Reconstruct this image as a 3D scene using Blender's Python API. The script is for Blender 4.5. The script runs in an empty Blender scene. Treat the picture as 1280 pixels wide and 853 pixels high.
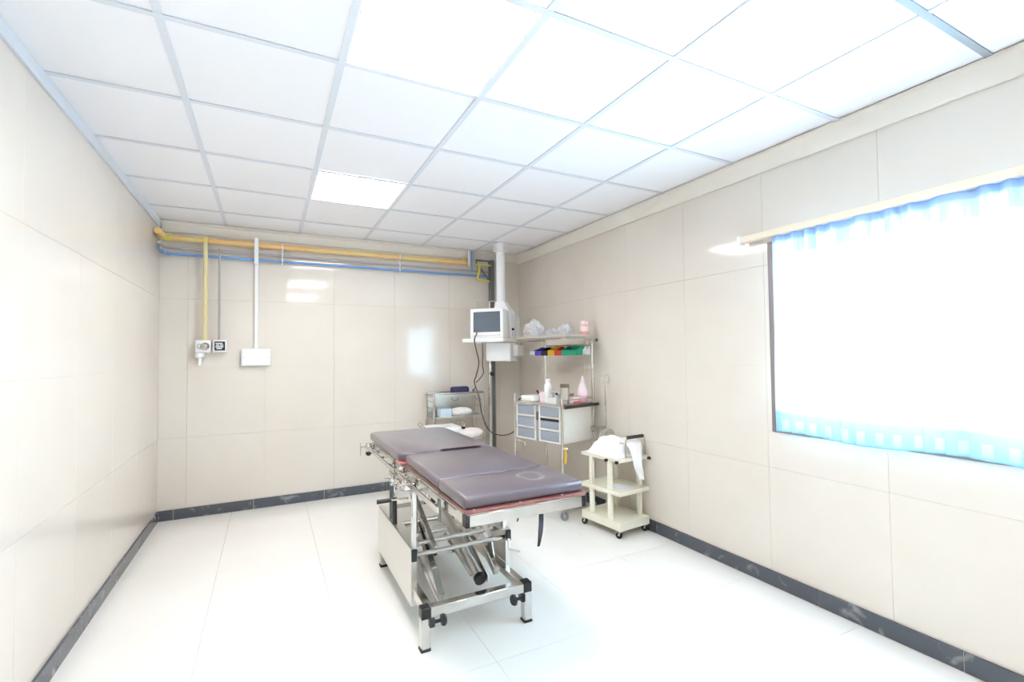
import bpy, bmesh, math, random
from mathutils import Vector, Matrix
random.seed(7)
PI = math.pi
S = bpy.context.scene
C = S.collection

# ------------------------------------------------------------------ camera
YAW, PITCH, ROLL, FPX = .4736, .0314, -.0111, 592.67
cy, sy, cp, sp = math.cos(YAW), math.sin(YAW), math.cos(PITCH), math.sin(PITCH)
fw = Vector((sy*cp, cy*cp, sp)); r0 = Vector((cy, -sy, 0)); u0 = r0.cross(fw)
rt = math.cos(ROLL)*r0 + math.sin(ROLL)*u0
up = -math.sin(ROLL)*r0 + math.cos(ROLL)*u0
cam = bpy.data.cameras.new('camera'); co = bpy.data.objects.new('camera', cam); C.objects.link(co)
cam.sensor_width = 36; cam.lens = FPX/1280*36; cam.clip_start = .02
M = Matrix((rt, up, -fw)).transposed().to_4x4(); M.translation = (0, 0, 1.363)
co.matrix_world = M
S.camera = co

# ------------------------------------------------------------------ light and exposure
S.view_settings.view_transform = 'Standard'; S.view_settings.look = 'None'
S.view_settings.exposure = 1.3; S.view_settings.gamma = 1
wd = bpy.data.worlds.new('world'); S.world = wd; wd.use_nodes = True
bg = wd.node_tree.nodes['Background']
bg.inputs[0].default_value = (.74, .88, 1, 1); bg.inputs[1].default_value = 21.0
PANEL_STRENGTH = 11.0
S.cycles.max_bounces = 12; S.cycles.diffuse_bounces = 8; S.cycles.transparent_max_bounces = 12
S.cycles.sample_clamp_indirect = 8
S.cycles.use_denoising = True
def portal(name, loc, sx, sz, rot):
    l = bpy.data.lights.new(name, 'AREA'); l.shape = 'RECTANGLE'; l.size = sx; l.size_y = sz; l.cycles.is_portal = True
    o = bpy.data.objects.new(name, l); C.objects.link(o); o.location = loc; o.rotation_euler = rot
portal('window_portal', (2.86, .92, 1.46), 1.12, 1.76, (0, PI/2, 0))

# ------------------------------------------------------------------ dimensions
H = 2.544; D = 4.955; XL = -.837; XR = 2.639; YF = -1.25

# ------------------------------------------------------------------ materials
def mat(name, col, rough=.5, metal=0, spec=.5, emit=None, es=0, alpha=1, trans=0, coat=0, bump=None, vary=None, ior=1.45):
    m = bpy.data.materials.new(name); m.use_nodes = True
    nt = m.node_tree; b = nt.nodes['Principled BSDF']
    b.inputs['Base Color'].default_value = (*col, 1); b.inputs['Roughness'].default_value = rough
    b.inputs['Metallic'].default_value = metal; b.inputs['Specular IOR Level'].default_value = spec
    b.inputs['Alpha'].default_value = alpha; b.inputs['Transmission Weight'].default_value = trans
    b.inputs['Coat Weight'].default_value = coat; b.inputs['IOR'].default_value = ior
    if emit: b.inputs['Emission Color'].default_value = (*emit, 1); b.inputs['Emission Strength'].default_value = es
    if bump:
        n = nt.nodes.new('ShaderNodeTexNoise'); n.inputs['Scale'].default_value = bump[0]; n.inputs['Detail'].default_value = 4
        k = nt.nodes.new('ShaderNodeBump'); k.inputs['Strength'].default_value = bump[1]; k.inputs['Distance'].default_value = bump[2]
        tc = nt.nodes.new('ShaderNodeTexCoord'); nt.links.new(tc.outputs['Object'], n.inputs['Vector'])
        nt.links.new(n.outputs['Fac'], k.inputs['Height']); nt.links.new(k.outputs['Normal'], b.inputs['Normal'])
    if vary:   # (scale, second colour, contrast lo, hi)
        n = nt.nodes.new('ShaderNodeTexNoise'); n.inputs['Scale'].default_value = vary[0]; n.inputs['Detail'].default_value = 6
        n.inputs['Distortion'].default_value = vary[4] if len(vary) > 4 else 0
        g = nt.nodes.new('ShaderNodeNewGeometry'); nt.links.new(g.outputs['Position'], n.inputs['Vector'])
        mr = nt.nodes.new('ShaderNodeMapRange'); mr.inputs[1].default_value = vary[2]; mr.inputs[2].default_value = vary[3]
        nt.links.new(n.outputs['Fac'], mr.inputs[0])
        mx = nt.nodes.new('ShaderNodeMix'); mx.data_type = 'RGBA'
        mx.inputs[6].default_value = (*col, 1); mx.inputs[7].default_value = (*vary[1], 1)
        nt.links.new(mr.outputs[0], mx.inputs[0]); nt.links.new(mx.outputs[2], b.inputs['Base Color'])
    return m
def thin(name, col, opacity, rough=.2, translucent=.5, vary=None):
    """thin plastic or cloth: transparent mixed with diffuse, translucent and gloss"""
    m = bpy.data.materials.new(name); m.use_nodes = True; nt = m.node_tree; nt.nodes.clear()
    o = nt.nodes.new('ShaderNodeOutputMaterial')
    d = nt.nodes.new('ShaderNodeBsdfDiffuse'); t = nt.nodes.new('ShaderNodeBsdfTranslucent')
    d.inputs[0].default_value = t.inputs[0].default_value = (*col, 1)
    m1 = nt.nodes.new('ShaderNodeMixShader'); m1.inputs[0].default_value = translucent
    nt.links.new(d.outputs[0], m1.inputs[1]); nt.links.new(t.outputs[0], m1.inputs[2])
    tr = nt.nodes.new('ShaderNodeBsdfTransparent'); m2 = nt.nodes.new('ShaderNodeMixShader'); m2.inputs[0].default_value = opacity
    nt.links.new(tr.outputs[0], m2.inputs[1]); nt.links.new(m1.outputs[0], m2.inputs[2])
    g = nt.nodes.new('ShaderNodeBsdfGlossy'); g.inputs['Roughness'].default_value = rough
    fr = nt.nodes.new('ShaderNodeFresnel'); fr.inputs[0].default_value = 1.45
    m3 = nt.nodes.new('ShaderNodeMixShader'); nt.links.new(fr.outputs[0], m3.inputs[0])
    nt.links.new(m2.outputs[0], m3.inputs[1]); nt.links.new(g.outputs[0], m3.inputs[2])
    nt.links.new((m3 if rough < .5 else m2).outputs[0], o.inputs[0])
    return m

m_walltile = mat('cream_glazed_tile', (.70, .640, .577), .075, vary=(1.6, (.73, .675, .613), .35, .65), bump=(3, .03, .004))
m_grout = mat('cream_grout', (.65, .595, .535), .8)
m_floortile = mat('white_polished_floor_tile', (.83, .81, .775), .1, vary=(1.2, (.86, .845, .815), .35, .65), bump=(2.5, .04, .004))
m_floorgrout = mat('floor_grout', (.80, .78, .745), .8)
m_marble = mat('dark_grey_marble', (.085, .095, .115), .22, vary=(7, (.30, .31, .33), .56, .74, 1.4))
m_ceiltile = mat('white_ceiling_board', (.88, .872, .905), .85, bump=(180, .15, .001))
m_grid = mat('pale_grey_grid_metal', (.70, .73, .79), .45)
m_gridshade = mat('shaded_grid_metal', (.36, .39, .43), .45)  # same grid metal with its shadow side painted in as darker grey
m_cornice = mat('off_white_plaster', (.80, .76, .70), .7, bump=(14, .5, .006))
m_diff = mat('lit_light_diffuser', (1, 1, 1), .5, emit=(1, .98, .96), es=PANEL_STRENGTH)
m_chrome = mat('stainless_steel', (.60, .58, .55), .14, 1, vary=(5, (.70, .68, .65), .4, .6))
m_brushed = mat('satin_stainless_plate', (.72, .71, .68), .28, 1)
m_black = mat('black_plastic', (.018, .018, .02), .4)
m_rubber = mat('black_rubber', (.02, .02, .022), .7)
m_white = mat('white_enamel', (.84, .83, .80), .3)
m_cream = mat('cream_painted_steel', (.80, .78, .66), .35)
m_plwhite = mat('white_plastic', (.84, .85, .87), .35)
m_plgrey = mat('pale_grey_plastic', (.66, .67, .66), .4)
m_yellow = mat('yellow_orange_pipe_paint', (.80, .50, .20), .4, vary=(4, (.78, .60, .26), .42, .6))
m_yellowv = mat('pale_yellow_pipe_paint', (.74, .64, .34), .4)
m_yellowg = mat('yellow_pipe_paint', (.74, .66, .16), .4)
m_greypipe = mat('grey_pipe_paint', (.42, .40, .42), .4)
m_bluepipe = mat('blue_pipe_paint', (.16, .33, .66), .35)
m_column = mat('dark_grey_painted_steel', (.14, .15, .15), .35)
m_maroon = mat('maroon_board', (.21, .075, .065), .35, vary=(9, (.32, .15, .13), .4, .7))
m_screen = mat('dark_glass_screen', (.12, .15, .19), .12)
m_drawer = mat('blue_grey_drawer_plastic', (.31, .345, .41), .3)
m_steelgrey = mat('grey_steel_strip', (.48, .48, .49), .3, .7)
m_cabwhite = mat('cream_white_panel', (.80, .78, .73), .3)
m_brownedge = mat('dark_brown_edge', (.045, .035, .03), .35)
m_lidbrown = mat('olive_brown_lid', (.19, .15, .10), .4)
m_cable = mat('grey_brown_cable', (.09, .075, .07), .5)
m_cloth = mat('white_cotton', (.88, .87, .87), .9, bump=(60, .3, .003))
m_pinkcloth = mat('pale_pink_cotton', (.88, .80, .79), .9, bump=(60, .3, .003))
m_navy = mat('navy_fabric', (.045, .04, .11), .8)
m_grip = mat('charcoal_foam', (.035, .035, .045), .7)
m_lav = mat('pale_lavender_card', (.78, .75, .84), .5)
m_iceblue = mat('ice_blue_card', (.62, .76, .84), .5)
m_mint = mat('pale_mint_plastic', (.84, .88, .85), .3)
m_pink = mat('pink_liquid_plastic', (.88, .50, .58), .25)
m_palepink = mat('pale_pink_plastic', (.88, .74, .78), .3)
m_salmon = mat('salmon_plastic', (.82, .42, .36), .3)
m_red = mat('red_plastic', (.72, .07, .05), .35)
m_orangebin = mat('yellow_plastic', (.86, .50, .03), .35)
m_bluebin = mat('royal_blue_plastic', (.11, .08, .55), .35)
m_greenbin = mat('green_plastic', (.02, .36, .22), .35)
m_darkbin = mat('dark_navy_plastic', (.02, .03, .06), .35)
m_tube = thin('clear_beige_tubing', (.88, .84, .74), .7, .15)
m_bag = thin('clear_white_polythene', (.93, .94, .98), .86, .15)
m_jar = thin('clear_jar_plastic', (.88, .84, .78), .55, .08)
m_frame = mat('brown_grey_aluminium', (.24, .19, .19), .4, .3)
m_glass = thin('window_glass', (1, 1, 1), .02, .01)
m_pelmet = mat('cream_wood_rail', (.82, .72, .58), .4)

# vinyl: dark aubergine with a pale dusty scuff ring on the foot cushion
def vinyl(scuff):
    m = mat('aubergine_vinyl_scuffed' if scuff else 'aubergine_vinyl', (.112, .088, .108), .36, bump=(26, .10, .002))
    nt = m.node_tree; b = nt.nodes['Principled BSDF']
    b.inputs['Coat Weight'].default_value = 1; b.inputs['Coat Roughness'].default_value = .30
    if scuff:
        tc = nt.nodes.new('ShaderNodeTexCoord'); mp = nt.nodes.new('ShaderNodeMapping'); mp.vector_type = 'TEXTURE'
        mp.inputs['Location'].default_value = (1.05, 1.88, .82); mp.inputs['Scale'].default_value = (.075, .095, .2)
        nt.links.new(tc.outputs['Object'], mp.inputs['Vector'])
        n = nt.nodes.new('ShaderNodeTexNoise'); n.inputs['Scale'].default_value = 2.2; n.inputs['Detail'].default_value = 5
        nt.links.new(mp.outputs[0], n.inputs['Vector'])
        ad = nt.nodes.new('ShaderNodeVectorMath'); ad.operation = 'MULTIPLY_ADD'
        ad.inputs[1].default_value = (.9, .9, .9); nt.links.new(n.outputs['Color'], ad.inputs[0]); nt.links.new(mp.outputs[0], ad.inputs[2])
        sb = nt.nodes.new('ShaderNodeVectorMath'); sb.operation = 'SUBTRACT'; sb.inputs[1].default_value = (.45, .45, .45)
        nt.links.new(ad.outputs[0], sb.inputs[0])
        ln = nt.nodes.new('ShaderNodeVectorMath'); ln.operation = 'LENGTH'; nt.links.new(sb.outputs[0], ln.inputs[0])
        cr = nt.nodes.new('ShaderNodeValToRGB'); e = cr.color_ramp.elements
        e[0].position = .52; e[0].color = (0, 0, 0, 1); e[1].position = .72; e[1].color = (.55, .55, .55, 1)
        k = e.new(.88); k.color = (.0, .0, .0, 1)
        nt.links.new(ln.outputs['Value'], cr.inputs[0])
        mx = nt.nodes.new('ShaderNodeMix'); mx.data_type = 'RGBA'
        mx.inputs[6].default_value = (.112, .088, .108, 1); mx.inputs[7].default_value = (.62, .58, .62, 1)
        nt.links.new(cr.outputs[0], mx.inputs[0]); nt.links.new(mx.outputs[2], b.inputs['Base Color'])
    return m
m_vinyl = vinyl(False); m_vinylscuff = vinyl(True)

# curtain: pale blue cloth, deeper blue header, gingham check hem
def curtain_mat():
    m = bpy.data.materials.new('blue_curtain_cloth'); m.use_nodes = True; nt = m.node_tree; nt.nodes.clear()
    N = nt.nodes.new; L = nt.links.new
    o = N('ShaderNodeOutputMaterial'); uv = N('ShaderNodeUVMap'); sx = N('ShaderNodeSeparateXYZ'); L(uv.outputs[0], sx.inputs[0])
    def ramp(src, stops, const=False):
        c = N('ShaderNodeValToRGB'); L(src, c.inputs[0]); c.color_ramp.interpolation = 'CONSTANT' if const else 'LINEAR'
        e = c.color_ramp.elements
        while len(e) > 1: e.remove(e[-1])
        e[0].position = stops[0][0]; e[0].color = stops[0][1]
        for p, col in stops[1:]:
            k = e.new(p); k.color = col
        return c.outputs[0]
    base = ramp(sx.outputs[1], [(0, (.22, .52, .80, 1)), (.008, (.38, .68, .88, 1)), (.10, (.38, .68, .88, 1)), (.115, (.74, .90, .95, 1)),
                                (.955, (.62, .82, .95, 1)), (.965, (.40, .60, .92, 1)), (1, (.28, .44, .84, 1))])
    # woven white squares inside the hem
    w = N('ShaderNodeMath'); w.operation = 'MULTIPLY'; w.inputs[1].default_value = 24; L(sx.outputs[0], w.inputs[0])
    fr = N('ShaderNodeMath'); fr.operation = 'FRACT'; L(w.outputs[0], fr.inputs[0])
    sq = N('ShaderNodeMath'); sq.operation = 'GREATER_THAN'; sq.inputs[1].default_value = .55; L(fr.outputs[0], sq.inputs[0])
    a1 = N('ShaderNodeMath'); a1.operation = 'LESS_THAN'; a1.inputs[1].default_value = .062; L(sx.outputs[1], a1.inputs[0])
    a2 = N('ShaderNodeMath'); a2.operation = 'GREATER_THAN'; a2.inputs[1].default_value = .014; L(sx.outputs[1], a2.inputs[0])
    p1 = N('ShaderNodeMath'); p1.operation = 'MULTIPLY'; L(a1.outputs[0], p1.inputs[0]); L(a2.outputs[0], p1.inputs[1])
    p2 = N('ShaderNodeMath'); p2.operation = 'MULTIPLY'; L(p1.outputs[0], p2.inputs[0]); L(sq.outputs[0], p2.inputs[1])
    mx = N('ShaderNodeMix'); mx.data_type = 'RGBA'; L(p2.outputs[0], mx.inputs[0]); L(base, mx.inputs[6]); mx.inputs[7].default_value = (.54, .80, .91, 1)
    d = N('ShaderNodeBsdfDiffuse'); t = N('ShaderNodeBsdfTranslucent'); L(mx.outputs[2], d.inputs[0]); L(mx.outputs[2], t.inputs[0])
    # the weave is open: more see-through in the single-layer middle
    op = ramp(sx.outputs[1], [(0, (.07, .07, .07, 1)), (.10, (.08, .08, .08, 1)), (.115, (.62, .62, .62, 1)), (.955, (.62, .62, .62, 1)), (.965, (.14, .14, .14, 1)), (1, (.08, .08, .08, 1))])
    # gathers near the heading lie double and pass less light; so does the side hem
    nz = N('ShaderNodeTexNoise'); nz.noise_dimensions = '1D'; nz.inputs['Scale'].default_value = 26; nz.inputs['Detail'].default_value = 3; L(sx.outputs[0], nz.inputs['W'])
    st = ramp(nz.outputs[0], [(.46, (.015, .015, .015, 1)), (.64, (1, 1, 1, 1))])
    up_ = ramp(sx.outputs[1], [(.83, (0, 0, 0, 1)), (.89, (1, 1, 1, 1))])
    k1 = N('ShaderNodeMix'); k1.inputs[2].default_value = 1; L(up_, k1.inputs[0]); L(st, k1.inputs[3])
    sd = ramp(sx.outputs[0], [(0, (.03, .03, .03, 1)), (.010, (.06, .06, .06, 1)), (.035, (1, 1, 1, 1))])
    m_1 = N('ShaderNodeMath'); m_1.operation = 'MULTIPLY'; L(op, m_1.inputs[0]); L(k1.outputs[0], m_1.inputs[1])
    m_2 = N('ShaderNodeMath'); m_2.operation = 'MULTIPLY'; L(m_1.outputs[0], m_2.inputs[0]); L(sd, m_2.inputs[1])
    op = m_2.outputs[0]
    ms = N('ShaderNodeMixShader'); L(op, ms.inputs[0]); L(d.outputs[0], ms.inputs[1]); L(t.outputs[0], ms.inputs[2])
    L(ms.outputs[0], o.inputs[0])
    return m
m_curtain = curtain_mat()

# ------------------------------------------------------------------ mesh helpers
def BM(): return bmesh.new()
def box(bm, x0, x1, y0, y1, z0, z1, bev=0, seg=1, rot=None):
    vs = [bm.verts.new((x, y, z)) for x in (x0, x1) for y in (y0, y1) for z in (z0, z1)]
    fs = [bm.faces.new([vs[i] for i in f]) for f in ((0,1,3,2),(4,6,7,5),(0,4,5,1),(2,3,7,6),(0,2,6,4),(1,5,7,3))]
    if rot is not None:
        for v in vs: v.co = rot @ v.co
    if bev:
        es = list({e for f in fs for e in f.edges})
        bmesh.ops.bevel(bm, geom=es, offset=bev, segments=seg, affect='EDGES', profile=.5)
    return bm
def cbox(bm, c, s, bev=0, seg=1, rz=0):
    R = Matrix.Translation(Vector(c)) @ Matrix.Rotation(rz, 4, 'Z')
    return box(bm, -s[0]/2, s[0]/2, -s[1]/2, s[1]/2, -s[2]/2, s[2]/2, bev, seg, R)
def prism(bm, poly, z0, z1, bev=0, seg=2):
    a = [bm.verts.new((x, y, z0)) for x, y in poly]; b = [bm.verts.new((x, y, z1)) for x, y in poly]
    n = len(poly); fs = [bm.faces.new(a[::-1]), bm.faces.new(b)]
    for i in range(n): fs.append(bm.faces.new((a[i], a[(i+1) % n], b[(i+1) % n], b[i])))
    if bev: bmesh.ops.bevel(bm, geom=list({e for f in fs for e in f.edges}), offset=bev, segments=seg, affect='EDGES', profile=.5)
    return bm
def tube(bm, pts, r, seg=10, closed=False, flat=1):
    pts = [Vector(p) for p in pts]; n = len(pts); rings = []
    rr = r if hasattr(r, '__len__') else [r]*n
    t0 = (pts[1]-pts[0]).normalized(); nr = t0.orthogonal().normalized()
    if abs(t0.z) < .9: nr = (Vector((0, 0, 1)) - t0*t0.z).normalized()
    for i, p in enumerate(pts):
        if closed: t = (pts[(i+1) % n]-pts[i-1]).normalized()
        elif i == 0: t = t0
        elif i == n-1: t = (pts[i]-pts[i-1]).normalized()
        else: t = ((pts[i+1]-p).normalized()+(p-pts[i-1]).normalized()).normalized()
        nr = (nr - t*nr.dot(t)).normalized(); b = t.cross(nr)
        rings.append([bm.verts.new(p + rr[i]*(math.cos(2*PI*k/seg)*nr*flat + math.sin(2*PI*k/seg)*b)) for k in range(seg)])
    m = n if closed else n-1
    for i in range(m):
        a, b = rings[i], rings[(i+1) % n]
        for k in range(seg): bm.faces.new((a[k], a[(k+1) % seg], b[(k+1) % seg], b[k]))
    if not closed: bm.faces.new(rings[0][::-1]); bm.faces.new(rings[-1])
    return bm
def cyl(bm, p0, p1, r, seg=16, r2=None): return tube(bm, [p0, p1], [r, r if r2 is None else r2], seg)
def lathe(bm, c, prof, seg=20, sx=1, sy=1):
    rings = []
    for r, z in prof:
        rings.append([bm.verts.new((c[0]+sx*r*math.cos(2*PI*k/seg), c[1]+sy*r*math.sin(2*PI*k/seg), c[2]+z)) for k in range(seg)])
    for a, b in zip(rings, rings[1:]):
        for k in range(seg): bm.faces.new((a[k], a[(k+1) % seg], b[(k+1) % seg], b[k]))
    bm.faces.new(rings[0][::-1]); bm.faces.new(rings[-1])
    return bm
def curve(pts, n=10):
    """Catmull-Rom through points"""
    P = [Vector(p) for p in pts]; P = [2*P[0]-P[1]] + P + [2*P[-1]-P[-2]]; out = []
    for i in range(1, len(P)-2):
        for k in range(n):
            t = k/n; a, b, c, d = P[i-1:i+3]
            out.append(.5*((2*b)+(c-a)*t+(2*a-5*b+4*c-d)*t*t+(3*b-a-3*c+d)*t**3))
    out.append(P[-2]); return out
def arc(c, r, a0, a1, ax, ay, n=12):
    c, ax, ay = Vector(c), Vector(ax), Vector(ay)
    return [c + r*(math.cos(a0+(a1-a0)*i/n)*ax + math.sin(a0+(a1-a0)*i/n)*ay) for i in range(n+1)]
def obj(name, bm, m, parent=None, smooth=True, kind=None):
    me = bpy.data.meshes.new(name); bmesh.ops.recalc_face_normals(bm, faces=bm.faces[:]); bm.to_mesh(me); bm.free()
    me.materials.append(m)
    if smooth:
        me.polygons.foreach_set('use_smooth', [True]*len(me.polygons)); me.set_sharp_from_angle(angle=math.radians(38))
    o = bpy.data.objects.new(name, me); C.objects.link(o)
    if parent: o.parent = parent
    if kind: o['kind'] = kind
    return o
def tag(o, label, cat, group=None):
    o['label'] = label; o['category'] = cat
    if group: o['group'] = group
    return o
def thing(name, label, cat, loc=(0, 0, 0), rz=0, group=None):
    o = bpy.data.objects.new(name, None); C.objects.link(o); o.location = loc; o.rotation_euler = (0, 0, rz)
    o.empty_display_size = .05
    return tag(o, label, cat, group)
def plabel(o, t): o['label'] = t; return o

# ------------------------------------------------------------------ room shell
def tiled(parent, plane, s_lines, t_lines, hole, m, name='tile', gap=.0011, th=.006, grow=None):
    """rectangular tiles as separate children; plane(s,t,d) -> xyz, d = height off the backing"""
    cache = {}
    for i in range(len(s_lines)-1):
        for j in range(len(t_lines)-1):
            s0, s1, t0, t1 = s_lines[i]+gap/2, s_lines[i+1]-gap/2, t_lines[j]+gap/2, t_lines[j+1]-gap/2
            rects = [(s0, s1, t0, t1)]
            if hole:
                h0, h1, g0, g1 = hole
                if s0 < h1 and s1 > h0 and t0 < g1 and t1 > g0:
                    rects = []
                    if t0 < g0: rects.append((s0, s1, t0, g0))
                    if t1 > g1: rects.append((s0, s1, g1, t1))
                    a, b = max(t0, g0), min(t1, g1)
                    if s0 < h0: rects.append((s0, h0, a, b))
                    if s1 > h1: rects.append((h1, s1, a, b))
            if not rects: continue
            key = tuple(round(v, 4) for r in rects for v in (r[0]-s0, r[1]-s0, r[2]-t0, r[3]-t0))
            if key not in cache:
                bm = BM()
                for (a, b, c, d) in rects:
                    a, b, c, d = a-s0, b-s0, c-t0, d-t0; e = .0005
                    lo = [plane(x, y, 0) for x, y in ((a, c), (b, c), (b, d), (a, d))]
                    mi = [plane(x, y, th-e) for x, y in ((a, c), (b, c), (b, d), (a, d))]
                    hi = [plane(x, y, th) for x, y in ((a+e, c+e), (b-e, c+e), (b-e, d-e), (a+e, d-e))]
                    V = [[bm.verts.new(p) for p in row] for row in (lo, mi, hi)]
                    for A, B in ((V[0], V[1]), (V[1], V[2])):
                        for k in range(4): bm.faces.new((A[k], A[(k+1) % 4], B[(k+1) % 4], B[k]))
                    bm.faces.new(V[2]); bm.faces.new(V[0][::-1])
                o = obj(name, bm, m, parent, smooth=False); cache[key] = o.data
            else:
                o = bpy.data.objects.new(name, cache[key]); C.objects.link(o); o.parent = parent
            o.location = Vector(plane(s0, t0, 0)) - Vector(plane(0, 0, 0))
def lines(start, step, lo, hi):
    out = [lo]; k = math.ceil((lo-start)/step + .02)
    while start+k*step < hi-.02: out.append(start+k*step); k += 1
    return out+[hi]
TH = .006
zl = lines(.69, .6, 0, H)
# structure slabs sit TH behind the tile faces
floor = obj('floor', box(BM(), XL-.12, XR+.24, YF-.12, D+.12, -.1, -TH), m_floorgrout, kind='structure')
tiled(floor, lambda s, t, d: (s, t, d-TH), lines(-.29, .6, XL, XR), lines(1.357, .6, YF, D), None, m_floortile)
wl = obj('wall_left', box(BM(), XL-.12, XL-TH, YF-.12, D+.12, -TH, H+.1), m_grout, kind='structure')
tiled(wl, lambda s, t, d: (XL-TH+d, s, t), lines(1.83, .611, YF, D), zl, None, m_walltile)
wb = obj('wall_back', box(BM(), XL-TH, XR+TH, D+TH, D+.12, -TH, H+.1), m_grout, kind='structure')
tiled(wb, lambda s, t, d: (s, D+TH-d, t), lines(-.631, .6, XL, XR), zl, None, m_walltile)
wf = obj('wall_front', box(BM(), XL-TH, XR+TH, YF-.12, YF-TH, -TH, H+.1), m_grout, kind='structure')
tiled(wf, lambda s, t, d: (s, YF-TH+d, t), lines(-.631, .6, XL, XR), zl, None, m_walltile)
WY0, WY1, WZ0, WZ1 = .04, 1.80, .90, 2.02
bm = BM()
for a in ((YF-.12, WY0, -TH, H+.1), (WY1, D+.12, -TH, H+.1), (WY0, WY1, -TH, WZ0), (WY0, WY1, WZ1, H+.1)):
    box(bm, XR+TH, XR+.24, *a)
wr = obj('wall_right', bm, m_grout, kind='structure')
tiled(wr, lambda s, t, d: (XR+TH-d, s, t), lines(1.829, .612, YF, D), zl, (WY0, WY1, WZ0, WZ1), m_walltile)

# baseboards of dark marble lengths
def skirting(name, plane, lo, hi, start):
    p = obj(name, tube_strip(plane, lo, hi), m_grout, kind='structure')
    tiled(p, plane, lines(start, .6, lo, hi), [0.0, .088], None, m_marble, name='marble_strip', gap=.003, th=.013)
def tube_strip(plane, lo, hi):
    bm = BM(); V = [bm.verts.new(plane(s, t, d)) for s in (lo, hi) for t in (.001, .084) for d in (.001, .009)]
    for f in ((0,1,3,2),(4,6,7,5),(0,4,5,1),(2,3,7,6),(0,2,6,4),(1,5,7,3)): bm.faces.new([V[i] for i in f])
    return bm
skirting('baseboard_left', lambda s, t, d: (XL+d, s, t), YF, D, .15)
skirting('baseboard_back', lambda s, t, d: (s, D-d, t), XL+.013, XR-.013, -.12)
skirting('baseboard_right', lambda s, t, d: (XR-d, s, t), YF, D, .36)

# suspended ceiling: slab above, tiles each in the T-grid
ceil = obj('ceiling', box(BM(), XL-.12, XR+.24, YF-.12, D+.12, H+.02, H+.1), m_ceiltile, kind='structure')
gx = [XL, -.3436, .254, .8516, 1.4387, 2.0438, 2.572]
gy = [YF, -.45, .155, .781, 1.358, 1.963, 2.561, 3.179, 3.791, 4.427, 4.875]
BW = .021
bm_cache = {}
for i in range(6):
    for j in range(len(gy)-1):
        x0, x1, y0, y1 = gx[i]+BW/2, gx[i+1]-BW/2, gy[j]+BW/2, gy[j+1]-BW/2
        lit = i == 2 and j in (4, 7, 1)
        if lit: continue
        box_ = box(BM(), x0, x1, y0, y1, H+.004, H+.016, .002)
        obj('ceiling_tile', box_, m_ceiltile, ceil)
for x in gx[1:-1]:
    obj('grid_bar', box(BM(), x-BW/2-.003, x+BW/2+.003, YF, gy[-1], H-.001, H+.003), m_grid, ceil)
for y in gy[1:-1]:
    o = obj('grid_bar', box(BM(), XL, gx[-1], y-BW/2-.002, y+BW/2+.002, H-.0016, H+.0024), m_gridshade if abs(y-.781) < .01 else m_grid, ceil)  # one cross bar carries the painted shade colour
for j, lab in ((7, 'smaller-looking square lit ceiling panel near the pipes on the back wall'), (4, 'large bright lit ceiling panel nearest the camera, at the top edge'),
               (1, 'lit ceiling panel behind the camera')):
    x0, x1, y0, y1 = gx[2]+BW/2, gx[3]-BW/2, gy[j]+BW/2, gy[j+1]-BW/2
    t = thing('ceiling_light', lab, 'ceiling light', ((x0+x1)/2, (y0+y1)/2, H), 0, 'flush square ceiling light panels')
    hx, hy = (x1-x0)/2, (y1-y0)/2
    obj('diffuser', box(BM(), -hx+.012, hx-.012, -hy+.012, hy-.012, .003, .010), m_diff, t)
    bm = BM()
    box(bm, -hx, hx, -hy, -hy+.012, .001, .014); box(bm, -hx, hx, hy-.012, hy, .001, .014)
    box(bm, -hx, -hx+.012, -hy+.012, hy-.012, .001, .014); box(bm, hx-.012, hx, -hy+.012, hy-.012, .001, .014)
    obj('frame', bm, m_white, t)
# cornices: cove on right and back, thin angle on the left
def cove(name, poly, a, b, axis, m):
    bm = BM(); A = [bm.verts.new((p[0], a, p[1]) if axis == 'y' else (a, p[0], p[1])) for p in poly]
    B = [bm.verts.new((p[0], b, p[1]) if axis == 'y' else (b, p[0], p[1])) for p in poly]
    n = len(poly); bm.faces.new(A); bm.faces.new(B[::-1])
    for i in range(n): bm.faces.new((A[i], A[(i+1) % n], B[(i+1) % n], B[i]))
    return obj(name, bm, m, kind='structure')
cove('trim_1', [(XR-.072, H+.003), (XR-.072, H-.012), (XR-.055, H-.02), (XR-.022, H-.078), (XR-.014, H-.095), (XR-.004, H-.098), (XR-.004, H+.003)], YF, D, 'y', m_cornice)
cove('trim_2', [(D-.082, H+.003), (D-.082, H-.012), (D-.055, H-.02), (D-.022, H-.068), (D-.014, H-.080), (D-.002, H-.082), (D-.002, H+.003)], XL+.02, XR-.02, 'x', m_cornice)
cove('trim_3', [(XL+.016, H+.003), (XL+.016, H-.006), (XL+.010, H-.05), (XL+.001, H-.052), (XL+.001, H+.003)], YF, D-.04, 'y', m_grid)

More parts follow.
